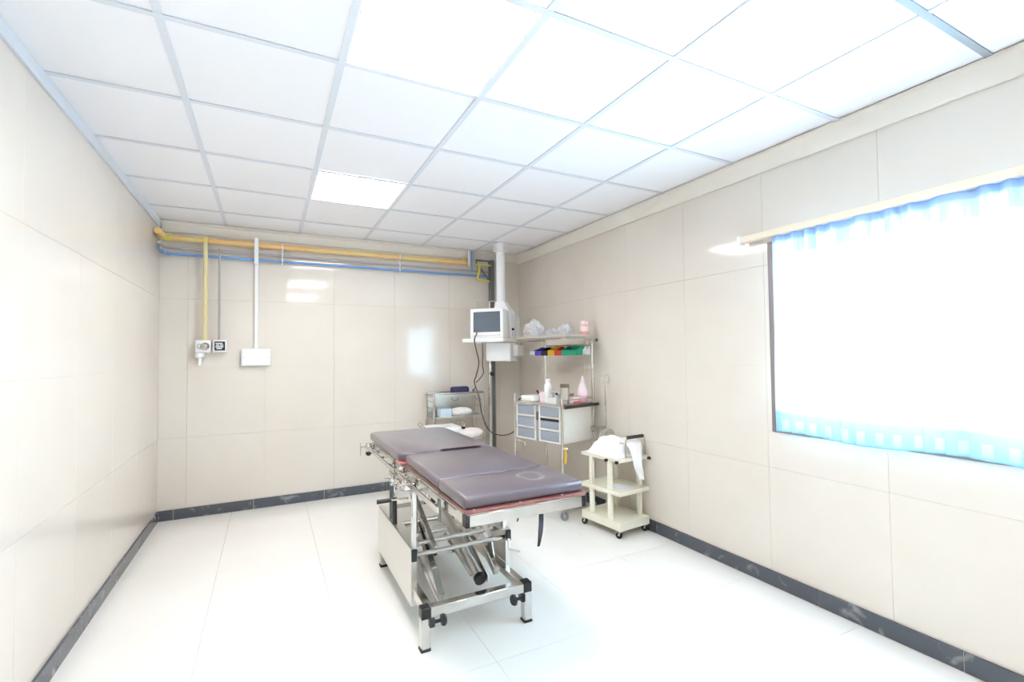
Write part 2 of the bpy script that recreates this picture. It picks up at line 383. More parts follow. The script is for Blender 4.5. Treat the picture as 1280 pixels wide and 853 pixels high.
# window with sliding sashes in the right wall
FX0, FX1 = XR+.03, XR+.085
bm = BM(); fwid = .035
box(bm, XR-.004, FX1, WY0, WY0+fwid, WZ0, WZ1, .002); box(bm, XR-.004, FX1, WY1-fwid, WY1, WZ0, WZ1, .002)
box(bm, XR-.004, FX1, WY0+fwid, WY1-fwid, WZ0, WZ0+fwid, .002); box(bm, XR-.004, FX1, WY0+fwid, WY1-fwid, WZ1-fwid, WZ1, .002)
win = obj('window_1', bm, m_frame, kind='structure')
for k, (a, b) in enumerate(((WY0+fwid, .95), (.89, WY1-fwid))):
    x = FX0+.008+k*.024; bm = BM(); s = .04
    box(bm, x, x+.018, a, a+s, WZ0+fwid, WZ1-fwid, .001); box(bm, x, x+.018, b-s, b, WZ0+fwid, WZ1-fwid, .001)
    box(bm, x, x+.018, a+s, b-s, WZ0+fwid, WZ0+fwid+s, .001); box(bm, x, x+.018, a+s, b-s, WZ1-fwid-s, WZ1-fwid, .001)
    sash = obj('sash', bm, m_frame, win)
    bm = BM(); vs = [bm.verts.new((x+.009, yy, zz)) for yy, zz in ((a+s, WZ0+fwid+s), (b-s, WZ0+fwid+s), (b-s, WZ1-fwid-s), (a+s, WZ1-fwid-s))]; bm.faces.new(vs)
    obj('pane', bm, m_glass, sash)
bm = BM()
box(bm, XR-.075, XR-.035, -.2, 1.93, 2.035, 2.075, .003)
rail = tag(obj('curtain_rail', bm, m_pelmet), 'long cream square rail fixed to the wall above the window', 'curtain rail')
for y in (1.86, .9, -.05): obj('bracket', box(BM(), XR-.036, XR-.001, y-.015, y+.015, 2.045, 2.07, .002), m_pelmet, rail)
obj('end_block', box(BM(), XR-.082, XR-.03, 1.925, 1.945, 2.028, 2.08, .003), m_plwhite, rail)
# curtain
bm = BM(); uvl = bm.loops.layers.uv.new('UVMap'); NU, NV = 260, 44
cols = []
def fold(u, v):
    y = 1.748 - u*1.85
    amp = .004 + .011*(v**1.3) + .004*(1-v)
    ph = 2*PI*(u*21 + .6*math.sin(u*9) + .25*math.sin(u*31+v*2))
    x = XR-.052 + (1-v)*.010 + amp*math.sin(ph) + .003*math.sin(ph*2.3+v*5)
    z = 2.043 - (1-v)*1.135 + .010*math.sin(u*17+.5)*(1-v)**6 + .004*math.sin(u*60)*v**8
    return Vector((min(x, XR-.020), y + .006*math.sin(v*9+u*4)*(1-v), z))
for i in range(NU+1): cols.append([bm.verts.new(fold(i/NU, j/NV)) for j in range(NV+1)])
for i in range(NU):
    for j in range(NV):
        f = bm.faces.new((cols[i][j], cols[i+1][j], cols[i+1][j+1], cols[i][j+1]))
        for l, (a, b) in zip(f.loops, ((i, j), (i+1, j), (i+1, j+1), (i, j+1))): l[uvl].uv = (a/NU, b/NV)
tag(obj('curtain', bm, m_curtain), 'thin pale blue gathered curtain with checked hem glowing over the window', 'curtain')

# ------------------------------------------------------------------ pipes on the back wall
def pipe(name, label, pts, r, m, group='gas pipes along the back wall'):
    return tag(obj(name, tube(BM(), pts, r, 12), m), label, 'pipe', group)
PY = D-.052
def wallrun(z, r, xe, yl):
    k = .03
    return [(XL+.035, yl, z), (XL+.035, PY-k, z), (XL+.035+k*.3, PY-k*.3, z), (XL+.035+k, PY, z), (xe, PY, z)]
p = pipe('gas_pipe', 'thick orange-yellow pipe, topmost of the three along the back wall', wallrun(2.405, .026, 2.02, 4.66), .026, m_yellow)
obj('pipe_end', tube(BM(), [(2.02, PY, 2.405), (2.05, PY, 2.405)], .030, 12), m_yellowg, p)
obj('elbow', tube(BM(), [(XL+.035, 4.82, 2.405), (XL+.035, PY-.03, 2.405), (XL+.044, PY-.009, 2.405), (XL+.065, PY, 2.405), (XL+.09, PY, 2.405)], .031, 12), m_yellowg, p)
p = pipe('gas_pipe', 'thin grey pipe between the orange and the blue pipe on the back wall', wallrun(2.322, .012, 2.22, 4.70), .012, m_greypipe)
p = pipe('gas_pipe', 'thin blue pipe, lowest of the three along the back wall', wallrun(2.268, .012, 2.22, 4.70), .012, m_bluepipe)
obj('elbow', tube(BM(), [(XL+.035, 4.80, 2.268), (XL+.035, PY-.03, 2.268), (XL+.044, PY-.009, 2.268), (XL+.065, PY, 2.268), (XL+.09, PY, 2.268)], .016, 12), m_bluepipe, p)
for x, w in ((.107, 'left'), (1.207, 'right')):
    t = thing('pipe_clip', 'white clips holding the three pipes, %s one of two on the back wall' % w, 'pipe clip', (x, D, 2.33), 0, 'pipe clips')
    for z, r in ((2.405, .029), (2.322, .015), (2.268, .015)):
        obj('clip', tube(BM(), arc((0, -.052, z-2.33), r, 0, 2*PI, (0, 1, 0), (0, 0, 1), 16)[:-1], .006, 6, closed=True), m_plwhite, t)
    obj('back_strap', box(BM(), -.008, .008, -.026, -.001, -.085, .10, .001), m_plwhite, t)
pipe('riser_pipe', 'short orange riser into the cornice beside the grey post', [(1.925, PY+.005, 2.43), (1.925, PY+.005, 2.475)], .015, m_yellow)
pipe('riser_pipe', 'short white riser into the cornice beside the orange one', [(1.962, PY-.055, 2.36), (1.962, PY-.055, 2.535)], .012, m_plwhite)
pipe('riser_pipe', 'short teal-blue riser through the cornice, middle one', [(1.995, PY-.055, 2.30), (1.995, PY-.055, 2.535)], .010, m_bluepipe)
pipe('riser_pipe', 'short grey riser through the cornice nearest the grey post', [(2.03, PY-.055, 2.34), (2.03, PY-.055, 2.535)], .010, m_greypipe)
pipe('drop_pipe', 'yellow bent pipe dropping to the grey post below the orange pipe',
     curve([(2.06, PY-.03, 2.40), (2.10, PY-.03, 2.37), (2.08, PY-.03, 2.27), (2.07, PY-.03, 2.225), (2.12, PY-.03, 2.215), (2.215, PY-.03, 2.21)], 5), .013, m_yellowg)
p = pipe('drop_pipe', 'vertical yellow pipe down to the white gas outlet on the back wall', [(-.497, PY-.032, 2.41), (-.497, PY-.032, 1.52)], .017, m_yellowv, 'vertical pipes')
obj('tee', cyl(BM(), (-.497, PY+.006, 2.405), (-.497, PY-.05, 2.405), .021, 12), m_yellowg, p)
p = pipe('drop_pipe', 'thin vertical grey pipe down to the black and white outlet', [(-.392, PY-.028, 2.322), (-.392, PY-.028, 1.525)], .009, m_greypipe, 'vertical pipes')
obj('tee', cyl(BM(), (-.392, PY+.006, 2.322), (-.392, PY-.045, 2.322), .012, 10), m_greypipe, p)

# gas outlets
t = thing('gas_outlet', 'white gas outlet with chrome valve, left of the pair on the back wall', 'gas outlet', (-.508, D, 1.475), 0, 'gas outlets')
obj('housing', box(BM(), -.055, .055, -.104, -.001, -.052, .052, .006, 2), m_plwhite, t)
obj('valve', lathe(BM(), (0, 0, 0), [(.034, 0), (.034, .012), (.026, .018), (.018, .03), (.012, .032)], 20), m_chrome, t)
v = t.children[-1]; v.rotation_euler = (PI/2, 0, 0); v.location = (.016, -.102, 0)
h = obj('valve_ring', tube(BM(), arc((-.022, -.109, 0), .02, 0, 2*PI, (1, 0, 0), (0, 0, 1), 18)[:-1], .004, 6, closed=True), m_chrome, t)
obj('cup', lathe(BM(), (-.03, -.05, -.095), [(.03, 0), (.036, .004), (.036, .036), (.03, .042)], 18), m_plwhite, t)
obj('spout', lathe(BM(), (-.028, -.05, -.165), [(.010, 0), (.014, .01), (.016, .068)], 14), m_mint, t)
t = thing('gas_outlet', 'square white outlet with a black lettered face, right of the pair', 'gas outlet', (-.384, D, 1.478), 0, 'gas outlets')
obj('housing', box(BM(), -.052, .052, -.099, -.001, -.052, .052, .005, 2), m_plwhite, t)
obj('face_plate', box(BM(), -.04, .04, -.102, -.098, -.04, .04, .001), m_black, t)
obj('lettering', (lambda b: [box(b, -.032+dx, -.032+dx+w, -.1035, -.1018, z, z+.009) for dx, w, z in
    ((0, .052, .018), (.004, .024, .003), (.034, .024, .003), (0, .058, -.012), (.008, .04, -.027))] and b)(BM()), m_plwhite, t)
# white conduit and switch box
t = thing('junction_box', 'white rectangular junction box under a white conduit on the back wall', 'junction box', (-.106, D, 1.377))
obj('housing', box(BM(), -.118, .118, -.055, -.001, -.078, .078, .006, 2), m_plwhite, t)
obj('cover', box(BM(), -.112, .112, -.060, -.054, -.072, .072, .003), m_plwhite, t)
obj('latch', box(BM(), -.070, -.066, -.062, -.058, -.03, .02, .001), m_white, t)
for x in (-.1, .1): obj('screw', cyl(BM(), (x, -.059, .0), (x, -.062, .0), .004, 8), m_chrome, t)
tag(obj('conduit', box(BM(), -.122, -.092, D-.022, D-.001, 1.456, H-.083, .004), m_plwhite), 'straight white vertical conduit from the cornice to the junction box', 'conduit')
# the conduit passes in front of the three pipes on a bridge piece
c = bpy.data.objects['conduit']
obj('bridge', box(BM(), -.124, -.090, D-.10, D-.080, 2.22, H-.084, .003), m_plwhite, c)

# ------------------------------------------------------------------ grey post in the corner with bracket
t = thing('wall_post', 'dark grey steel post standing against the back wall by the corner', 'post', (2.262, D-.04, 0))
obj('post', box(BM(), -.027, .027, -.025, .025, 0, 2.46, .003), m_column, t)
obj('back_channel', box(BM(), .028, .04, -.02, .02, 0, 2.44, .002), m_steelgrey, t)
bm = BM(); tube(bm, [(-.03, -.035, 2.44), (-.22, -.035, 2.44)], .010, 8); obj('bracket_arm', bm, m_column, t)
bm = BM(); tube(bm, [(-.03, -.035, 2.20), (-.21, -.035, 2.43)], .009, 8); obj('bracket_brace', bm, m_column, t)
bm = BM(); tube(bm, [(-.03, -.05, 2.39), (-.18, -.05, 2.39)], .008, 8); obj('bracket_rod', bm, m_yellowg, t)
obj('base_plate', box(BM(), -.06, .06, -.045, .035, 0, .008, .002), m_column, t)

# ------------------------------------------------------------------ ceiling pendant with service box and shelf
AN = math.radians(48)
t = thing('ceiling_pendant', 'white pendant column from the ceiling with shelf and service box', 'pendant', (2.17, 4.48, 1.31), -AN)
# local frame: +x right along the front, -y is the front
obj('ceiling_flange', lathe(BM(), (0, 0, 0), [(.058, 1.145), (.078, 1.155), (.078, 1.2325)], 24), m_plwhite, t)
obj('column', lathe(BM(), (0, 0, 0), [(.047, .20), (.047, 1.15)], 24), m_plwhite, t)
bm = BM(); R = Matrix.Identity(4)
prism(bm, [(-.06, -.07), (.13, -.07), (.13, .09), (-.06, .09)], .235, .50, .01); obj('rear_housing', bm, m_plwhite, t)
bm = BM()
for (x0, x1, z0), (X0, X1, z1) in (((-.06, .13, .50), (-.047, .05, .62)),):
    a = [bm.verts.new(v) for v in ((x0, -.07, z0), (x1, -.07, z0), (x1, .09, z0), (x0, .09, z0))]
    b = [bm.verts.new(v) for v in ((X0, -.045, z1), (X1, -.045, z1), (X1, .045, z1), (X0, .045, z1))]
    bm.faces.new(a[::-1]); bm.faces.new(b)
    for i in range(4): bm.faces.new((a[i], a[(i+1) % 4], b[(i+1) % 4], b[i]))
obj('tapered_hood', bm, m_plwhite, t)
obj('shelf', box(BM(), -.317, .133, -.28, .12, .193, .232, .006, 2), m_plwhite, t)
obj('shelf_edge', box(BM(), .134, .142, -.27, .11, .198, .228, .003), m_cream, t)
sb_ = obj('service_box', box(BM(), -.126, .144, -.12, .07, .012, .19, .012, 3), m_plwhite, t)
obj('lower_lip', box(BM(), -.115, .15, -.125, .075, .0, .014, .003), m_white, t)
for z in (.14, .085): obj('socket', cyl(BM(), (.144, -.02, z), (.151, -.02, z), .016, 14), m_black, sb_)
obj('socket_plate', box(BM(), .1445, .1475, -.045, .005, .06, .165, .001), m_white, sb_)
g = obj('grey_side_box', box(BM(), .148, .205, -.06, .15, .05, .165, .008, 2), m_plgrey, t)
g2 = obj('grey_upper_box', box(BM(), .05, .15, .095, .17, .24, .46, .008, 2), m_plgrey, t)
obj('knob', cyl(BM(), (.131, -.02, .33), (.15, -.02, .33), .013, 12), m_black, t)
obj('knob_stem', cyl(BM(), (.131, -.02, .30), (.14, -.02, .26), .006, 8), m_steelgrey, t)
# monitor on the shelf
t = thing('patient_monitor', 'boxy white patient monitor with dark screen on the pendant shelf', 'monitor', (2.17, 4.48, 1.5425), -AN)
mx0, mx1, my, mz1 = -.225, .128, -.272, .300
obj('casing', box(BM(), mx0, mx1, my+.022, my+.165, .0, mz1-.01, .012, 3), m_plwhite, t)
bm = BM()
bw = .030
box(bm, mx0-.004, mx1+.003, my, my+.024, .0, .062, .006, 2); box(bm, mx0-.004, mx1+.003, my, my+.024, mz1-.034, mz1, .006, 2)
box(bm, mx0-.004, mx0+bw, my, my+.024, .055, mz1-.03, .006, 2); box(bm, mx1-bw, mx1+.003, my, my+.024, .055, mz1-.03, .006, 2)
obj('bezel', bm, m_plwhite, t)
obj('screen', box(BM(), mx0+bw-.004, mx1-bw+.004, my+.006, my+.022, .055, mz1-.028), m_screen, t)
obj('button_strip', box(BM(), mx0+.03, mx1-.06, my-.002, my+.002, .022, .032, .001), m_plgrey, t)
obj('logo_plate', box(BM(), mx1-.05, mx1-.03, my-.002, my+.002, .026, .034), m_steelgrey, t)
obj('side_panel', box(BM(), mx0-.02, mx0-.002, my+.04, my+.14, .03, .24, .006, 2), m_plgrey, t)
for z in (.09, .15): obj('connector', cyl(BM(), (mx0-.018, my+.07, z), (mx0-.034, my+.07, z), .012, 12), m_plwhite, t)
# cables
M2 = Matrix.Translation((2.17, 4.48, 1.5425)) @ Matrix.Rotation(-AN, 4, 'Z')
c0 = M2 @ Vector((mx0-.03, my+.07, .09))
tag(obj('monitor_cable', tube(BM(), curve([c0, (1.84, 4.36, 1.60), (1.815, 4.36, 1.53), (1.83, 4.36, 1.44), (1.86, 4.36, 1.30), (1.835, 4.37, 1.17),
    (1.82, 4.38, 1.10), (1.87, 4.38, .95), (1.90, 4.38, .78), (1.97, 4.37, .62), (2.07, 4.30, .57), (2.12, 4.12, .63), (2.10, 4.0, .78), (2.075, 3.93, .93), (2.08, 3.905, .968), (2.12, 3.895, .966)], 8), .0065, 8), m_cable),
    'long grey cable looping down from the monitor and across to the drawer cart', 'cable', 'monitor cables')
tag(obj('monitor_cable', tube(BM(), curve([(1.90, 4.36, 1.50), (1.90, 4.35, 1.38), (1.895, 4.35, 1.28), (1.905, 4.35, 1.20), (1.87, 4.36, 1.14), (1.83, 4.37, 1.10)], 8), .006, 8), m_cable),
    'short grey cable hanging straight down from under the left of the pendant shelf', 'cable', 'monitor cables')

# drip stand behind the pendant
t = thing('drip_stand', 'chrome pole with black knob standing between pendant and grey post', 'drip stand', (2.165, 4.76, 0))
obj('lower_pole', cyl(BM(), (0, 0, .06), (0, 0, 1.28), .021, 14), m_chrome, t)
obj('upper_pole', cyl(BM(), (0, 0, 1.28), (0, 0, 1.96), .010, 12), m_chrome, t)
k = obj('knob', lathe(BM(), (0, 0, 0), [(.010, 0), (.012, .02), (.024, .024), (.024, .045), (.016, .05)], 14), m_black, t)
k.rotation_euler = (PI/2, 0, 0); k.location = (0, -.018, 1.17)
obj('hook_bar', tube(BM(), curve([(.0, 0, 1.96), (-.05, 0, 1.98), (-.14, 0, 1.975), (-.17, 0, 1.96), (-.175, 0, 1.84)], 6), .005, 8), m_cream, t)
obj('hook_bar', tube(BM(), curve([(0, 0, 1.96), (.04, 0, 1.975), (.08, 0, 1.96), (.085, 0, 1.93)], 5), .005, 8), m_cream, t)
for q in range(5):
    a = q*2*PI/5+.3
    f_ = obj('foot', tube(BM(), [(0, 0, .075), (.115*math.cos(a), .115*math.sin(a), .055)], [.014, .009], 8), m_chrome, t)
    obj('castor', cyl(BM(), (.115*math.cos(a)-.01*math.sin(a), .115*math.sin(a)+.01*math.cos(a), .022), (.115*math.cos(a)+.01*math.sin(a), .115*math.sin(a)-.01*math.cos(a), .022), .022, 12), m_black, f_)

# ------------------------------------------------------------------ castor helper (parts of a thing)
def castor(parent, x, y, ztop, r, m_w=None, a=0.0, w=.018):
    bm = BM(); cyl(bm, (x, y, r*2+.004), (x, y, ztop), .006, 8)
    ca, sa = math.cos(a), math.sin(a)
    for s in (-1, 1):
        ox, oy = -sa*s*(w/2+.003), ca*s*(w/2+.003)
        tube(bm, [(x+ox, y+oy, r*2+.006), (x+ox+ca*.008, y+oy+sa*.008, r)], [.006, .008], 6)
    cyl(bm, (x, y, r*2+.002), (x, y, r*2+.010), .016, 10)
    f = obj('castor', bm, m_steelgrey, parent)
    X, Y = x+ca*.008, y+sa*.008
    obj('wheel', cyl(BM(), (X-sa*w/2, Y+ca*w/2, r), (X+sa*w/2, Y-ca*w/2, r), r, 18), m_w or m_black, f)

# ------------------------------------------------------------------ instrument trolley at the back wall
t = thing('instrument_trolley', 'stainless two-shelf trolley against the back wall behind the table', 'trolley', (1.48, 4.62, 0))
tw, td = .54, .26
for x in (0, tw):
    for y in (0, td):
        obj('post', cyl(BM(), (x, y, .06), (x, y, .975), .0125, 12), m_chrome, t)
        castor(t, x, y, .07, .024)
def tray(bm, x0, x1, y0, y1, z, lip=.02, th=.004):
    box(bm, x0, x1, y0, y1, z, z+th)
    for a in ((x0, x1, y0, y0+th), (x0, x1, y1-th, y1), (x0, x0+th, y0+th, y1-th), (x1-th, x1, y0+th, y1-th)): box(bm, *a, z+th, z+lip)
obj('top_frame', (lambda b: [cyl(b, p, q, .010, 10) for p, q in (((0, 0, .985), (tw, 0, .985)), ((tw, 0, .985), (tw, td, .985)), ((tw, td, .985), (0, td, .985)), ((0, td, .985), (0, 0, .985)))] and b)(BM()), m_chrome, t)
for z in (.965, .735, .20):
    bm = BM(); tray(bm, .014, tw-.014, .0, td, z-.012 if z > .9 else z, .016); obj('shelf', bm, m_brushed, t)
for x in (0, tw):
    for z in (.83, .90): obj('side_rail', cyl(BM(), (x, 0, z), (x, td, z), .006, 8), m_chrome, t)
obj('back_panel', box(BM(), .015, tw-.015, td-.004, td, .78, .93), m_brushed, t)
obj('tray_handle', tube(BM(), arc((.22, -.006, .945), .035, PI, 2*PI, (1, 0, 0), (0, 0, 1), 10), .003, 6), m_column, t)
# cuff on it
t = thing('pressure_cuff', 'rolled navy blue cuff lying on top of the instrument trolley', 'cuff', (1.79, 4.70, .9725))
obj('cuff_roll', box(BM(), -.10, .09, -.045, .045, .0, .075, .022, 3), m_navy, t)
obj('tag', box(BM(), .092, .125, -.03, .03, .01, .055, .006, 2), m_plgrey, t)
obj('hose', tube(BM(), curve([(.12, 0, .03), (.15, -.03, .04), (.165, -.02, .075), (.18, .01, .07)], 5), .006, 6), m_black, t)
tag(obj('carton', cbox(BM(), (1.625, 4.73, .784), (.12, .12, .086), .003), m_iceblue), 'pale blue carton on the middle shelf of the instrument trolley', 'carton')
bm = BM(); bmesh.ops.create_icosphere(bm, subdivisions=4, radius=1)
for v in bm.verts:
    n = v.co.normalized(); v.co = Vector((n.x*.118*(1+.05*math.sin(9*n.y+4*n.z)), n.y*.085, max(-.8, n.z)*.045 + .006*math.sin(n.x*14+n.y*8)))
    v.co += Vector((1.81, 4.73, .779))
tag(obj('linen_bundle', bm, m_cloth), 'rounded white linen bundle on the middle shelf of the instrument trolley', 'linen')

# low white side trolley with loop handles
t = thing('linen_trolley', 'low white trolley with chrome loop handles behind the head cushion', 'trolley', (1.28, 4.12, 0))
lw, ld = .30, .24
for x in (.02, lw-.02):
    for y in (.02, ld-.02):
        obj('post', cyl(BM(), (x, y, .05), (x, y, .70), .011, 10), m_white, t); castor(t, x, y, .06, .022)
obj('top_box', box(BM(), 0, lw, 0, ld, .665, .72, .006, 2), m_white, t)
obj('drawer_front', box(BM(), .02, lw-.02, -.008, 0, .672, .70, .002), m_plwhite, t)
obj('lower_shelf', box(BM(), 0, lw, 0, ld, .25, .27, .003), m_white, t)
for x, s in ((-.004, -1), (lw+.004, 1)):
    obj('loop_handle', tube(BM(), curve([(x, .03, .70), (x+s*.045, .03, .735), (x+s*.05, .12, .765), (x+s*.045, .21, .735), (x, .21, .70)], 5), .005, 8), m_chrome, t)
obj('clamp_knob', cyl(BM(), (lw+.018, .02, .705), (lw+.018, -.012, .705), .013, 10), m_black, t)
bm = BM(); bmesh.ops.create_icosphere(bm, subdivisions=4, radius=1)
for v in bm.verts:
    n = v.co.normalized(); v.co = Vector((n.x*.12, n.y*.09, max(-.6, n.z)*.05+.005*math.sin(n.x*11+n.y*7))) + Vector((1.79, 4.40, .602))
cl = tag(obj('linen_pack', bm, m_pinkcloth), 'pale pink bundle on a small stool behind the table head', 'bundle')
t = thing('stool', 'small steel stool behind the operating table, under the pink bundle', 'stool', (1.79, 4.40, 0))
obj('seat', lathe(BM(), (0, 0, 0), [(.14, .545), (.15, .552), (.15, .563), (.14, .5705)], 24), m_brushed, t)
for q in range(4):
    a = q*PI/2+.6; obj('leg', cyl(BM(), (.14*math.cos(a)*1.0, .14*math.sin(a), 0), (.10*math.cos(a), .10*math.sin(a), .55), .010, 8), m_chrome, t)

# ------------------------------------------------------------------ operating table
T = thing('operating_table', 'stainless steel operating table with aubergine cushions in mid room', 'operating table', (0, 0, 0))
X0, X1 = .655, 1.195
# base legs, front cross bar, side rails
for x, y in ((.65, 2.193), (1.185, 2.185), (.672, 3.19), (1.17, 3.19)):
    front = y < 3
    l = obj('leg', box(BM(), x-.021, x+.021, y-.021, y+.021, .012, .20 if front else .16, .003), m_chrome, T)
    obj('rubber_foot', box(BM(), x-.024, x+.024, y-.024, y+.024, 0, .014, .003), m_rubber, l)
obj('front_bar', box(BM(), .672, 1.163, 2.165, 2.21, .152, .200, .003), m_chrome, T)
obj('rear_bar', box(BM(), .69, 1.15, 3.17, 3.21, .115, .155, .003), m_chrome, T)
for x in (.65, 1.185):
    obj('corner_cap', box(BM(), x-.0225, x+.0225, 2.162, 2.214, .152, .203, .003), m_black, T)
    xr_ = .672 if x < 1 else 1.178
    obj('base_rail', box(BM(), xr_-.02, xr_+.02, 2.215, 3.165, .150, .192, .003), m_chrome, T)
for x, s in ((.675, 1), (1.160, -1)):
    c_ = obj('leveller_clamp', box(BM(), x-.0+s*.002-.012, x+.012+s*.004, 2.158, 2.20, .110, .150, .003), m_black, T)
    k = obj('knob', lathe(BM(), (0, 0, 0), [(.008, 0), (.008, .03), (.026, .034), (.028, .045), (.022, .055)], 8), m_black, c_)
    k.rotation_euler = (0, s*PI/2, 0); k.location = (x+s*.014, 2.165, .132)
# side plates (folded stainless boxes)
def side_plate(xo, s, y0, y1, z0, z1):
    bm = BM()
    box(bm, min(xo, xo+s*.004), max(xo, xo+s*.004), y0, y1, z0, z1, .001)
    box(bm, min(xo, xo+s*.06), max(xo, xo+s*.06), y0, y1, z1-.004, z1, .001)
    box(bm, min(xo+s*.004, xo+s*.03), max(xo+s*.004, xo+s*.03), y0, y0+.004, z0, z1-.004, .0)
    return obj('side_plate', bm, m_brushed, T)
side_plate(.645, 1, 2.41, 3.22, .10, .388)
side_plate(1.205, -1, 2.40, 3.20, .19, .400)
obj('rear_plate', box(BM(), .706, 1.144, 3.19, 3.196, .28, .385, .001), m_brushed, T)
obj('plate_cap', box(BM(), .646, .674, 2.395, 2.409, .325, .385, .002), m_black, T)
obj('plate_cap', box(BM(), 1.178, 1.204, 2.386, 2.399, .335, .395, .002), m_black, T)
# deck plate between side plates at the rear
obj('deck_plate', box(BM(), .708, 1.142, 2.86, 3.12, .372, .380, .002), m_brushed, T)
obj('deck_plate', box(BM(), .708, 1.142, 2.66, 2.74, .372, .380, .002), m_brushed, T)
# cross tubes
for (y, z, r) in ((2.50, .405, .013), (2.43, .345, .012), (2.78, .34, .016), (3.0, .30, .012)):
    obj('cross_tube', cyl(BM(), (.652, y, z if z < .38 else .375), (1.198, y, z if z < .38 else .375), r, 14), m_chrome, T)
# lifting linkage
def beam(name, p, q, w, h, m, parent=T):
    p, q = Vector(p), Vector(q); d = (q-p); L = d.length; d.normalize()
    s = Vector((1, 0, 0)); s = (s-d*s.dot(d)).normalized(); n = d.cross(s)
    R = Matrix((s, d, n)).transposed().to_4x4(); R.translation = p
    return obj(name, box(BM(), -w/2, w/2, 0, L, -h/2, h/2, .003, 1, R), m, parent)
beam('link_arm', (.76, 2.29, .17), (.78, 2.70, .40), .038, .05, m_chrome)
beam('link_arm', (1.10, 2.36, .20), (1.10, 2.85, .44), .03, .05, m_chrome)
beam('link_arm', (.78, 2.44, .345), (.78, 3.05, .62), .03, .04, m_chrome)
beam('link_arm', (1.10, 2.44, .345), (1.10, 3.05, .62), .03, .04, m_chrome)
hc_ = obj('hydraulic_cylinder', cyl(BM(), (.955, 2.86, .43), (.965, 2.27, .225), .030, 18), m_brushed, T)
obj('cylinder_end', cyl(BM(), (.965, 2.285, .230), (.9653, 2.262, .222), .0315, 18), m_black, hc_)
obj('piston_rod', cyl(BM(), (.955, 2.86, .43), (.95, 3.04, .49), .013, 12), m_chrome, hc_)
obj('gas_strut', cyl(BM(), (.90, 2.62, .35), (.93, 2.30, .24), .010, 10), m_chrome, T)
obj('gas_strut', cyl(BM(), (.70, 2.52, .33), (.74, 2.26, .17), .009, 10), m_chrome, T)
beam('cylinder_bracket', (1.00, 2.60, .365), (1.00, 2.25, .225), .006, .05, m_brushed)
bm = BM(); prism(bm, [(0, 0), (.12, .02), (.05, .13)], -.004, .004)
o = obj('gusset_plate', bm, m_brushed, T); o.rotation_euler = (PI/2, 0, PI/2); o.location = (1.12, 2.42, .22)
obj('release_pedal', cyl(BM(), (.80, 2.60, .33), (.82, 2.55, .27), .012, 12), m_black, T)
for y in (2.52, 2.70): obj('link_bolt', cyl(BM(), (.755, y, .31+(y-2.52)*.5), (.80, y, .31+(y-2.52)*.5), .012, 10), m_steelgrey, T)
obj('tap_lever', tube(BM(), [(1.17, 2.35, .36), (1.15, 2.30, .33), (1.19, 2.26, .325)], [.009, .007, .006], 8), m_white, T)
# posts carrying the top
for x in (.666, 1.178):
    obj('column', box(BM(), x-.013, x+.013, 2.415, 2.442, .385, .716, .004), m_chrome, T)
    obj('column', cyl(BM(), (x, 2.93, .385), (x, 2.93, .716), .012, 12), m_column, T)
obj('handle_sleeve', cyl(BM(), (.655, 2.80, .392), (.655, 2.80, .545), .013, 12), m_black, T)
obj('sleeve_rod', tube(BM(), curve([(.655, 2.80, .54), (.652, 2.80, .68), (.652, 2.82, .74), (.665, 2.80, .775), (.69, 2.76, .785)], 6), .006, 8), m_chrome, T)
obj('column', cyl(BM(), (.735, 2.66, .385), (.735, 2.66, .76), .014, 12), m_column, T)
# crank with black handle
ck = obj('crank', tube(BM(), [(.72, 2.74, .548), (.60, 2.755, .548)], .006, 8), m_chrome, T)
obj('crank_handle', cyl(BM(), (.625, 2.75, .548), (.545, 2.762, .545), .0125, 12), m_black, ck)
# chrome clamps under the rail
for (x, y, z) in ((.630, 2.43, .715), (.630, 2.72, .69), (.635, 2.60, .68)):
    cblk = obj('rail_clamp', box(BM(), x-.018, x+.018, y-.03, y+.03, z-.028, z+.020, .004, 2), m_chrome, T)
    obj('clamp_screw', cyl(BM(), (x-.018, y, z-.004), (x-.05, y, z-.004), .008, 10), m_chrome, cblk)
kb = obj('lock_knob', lathe(BM(), (0, 0, 0), [(.008, 0), (.008, .02), (.026, .026), (.030, .038), (.022, .05)], 9), m_black, T)
kb.rotation_euler = (0, PI/2, 0); kb.location = (.675, 2.27, .655)
obj('knob_guard', tube(BM(), arc((.69, 2.27, .67), .04, 0, PI, (0, 1, 0), (0, 0, 1), 10), .006, 6), m_chrome, T)
for z in (.615, .595): obj('tie_rod', cyl(BM(), (.672, 2.80 if z > .6 else 2.74, z), (1.0, 2.60, z), .006, 8), m_chrome, T)
obj('tie_rod', cyl(BM(), (.66, 2.80, .70), (.74, 2.66, .69), .006, 8), m_chrome, T)
# top frame
bm = BM(); fz0, fz1 = .716, .760
box(bm, .662, 1.210, 1.690, 1.720, fz0, fz1, .002)
beamf = obj('front_beam', bm, m_chrome, T)
for x0, x1 in ((.660, .678), (1.194, 1.212)): obj('beam_cap', box(BM(), x0, x1, 1.686, 1.724, fz0-.002, fz1+.001, .002), m_black, beamf)
obj('side_beam', box(BM(), .664, .686, 1.725, 2.60, fz0, fz1, .002), m_chrome, T)
obj('side_beam', box(BM(), 1.186, 1.208, 1.725, 2.60, fz0, fz1, .002), m_chrome, T)
for x in (.668, 1.180): obj('side_beam', box(BM(), x-.011, x+.011, 2.62, 3.50, .716, .758, .002), m_chrome, T)
obj('cross_beam', box(BM(), .688, 1.184, 2.56, 2.60, .716, .758, .002), m_chrome, T)
obj('cross_beam', box(BM(), .680, 1.168, 3.46, 3.49, .716, .758, .002), m_chrome, T)
obj('hinge_post', box(BM(), .644, .652, 1.95, 1.975, .66, .758, .001), m_column, T)
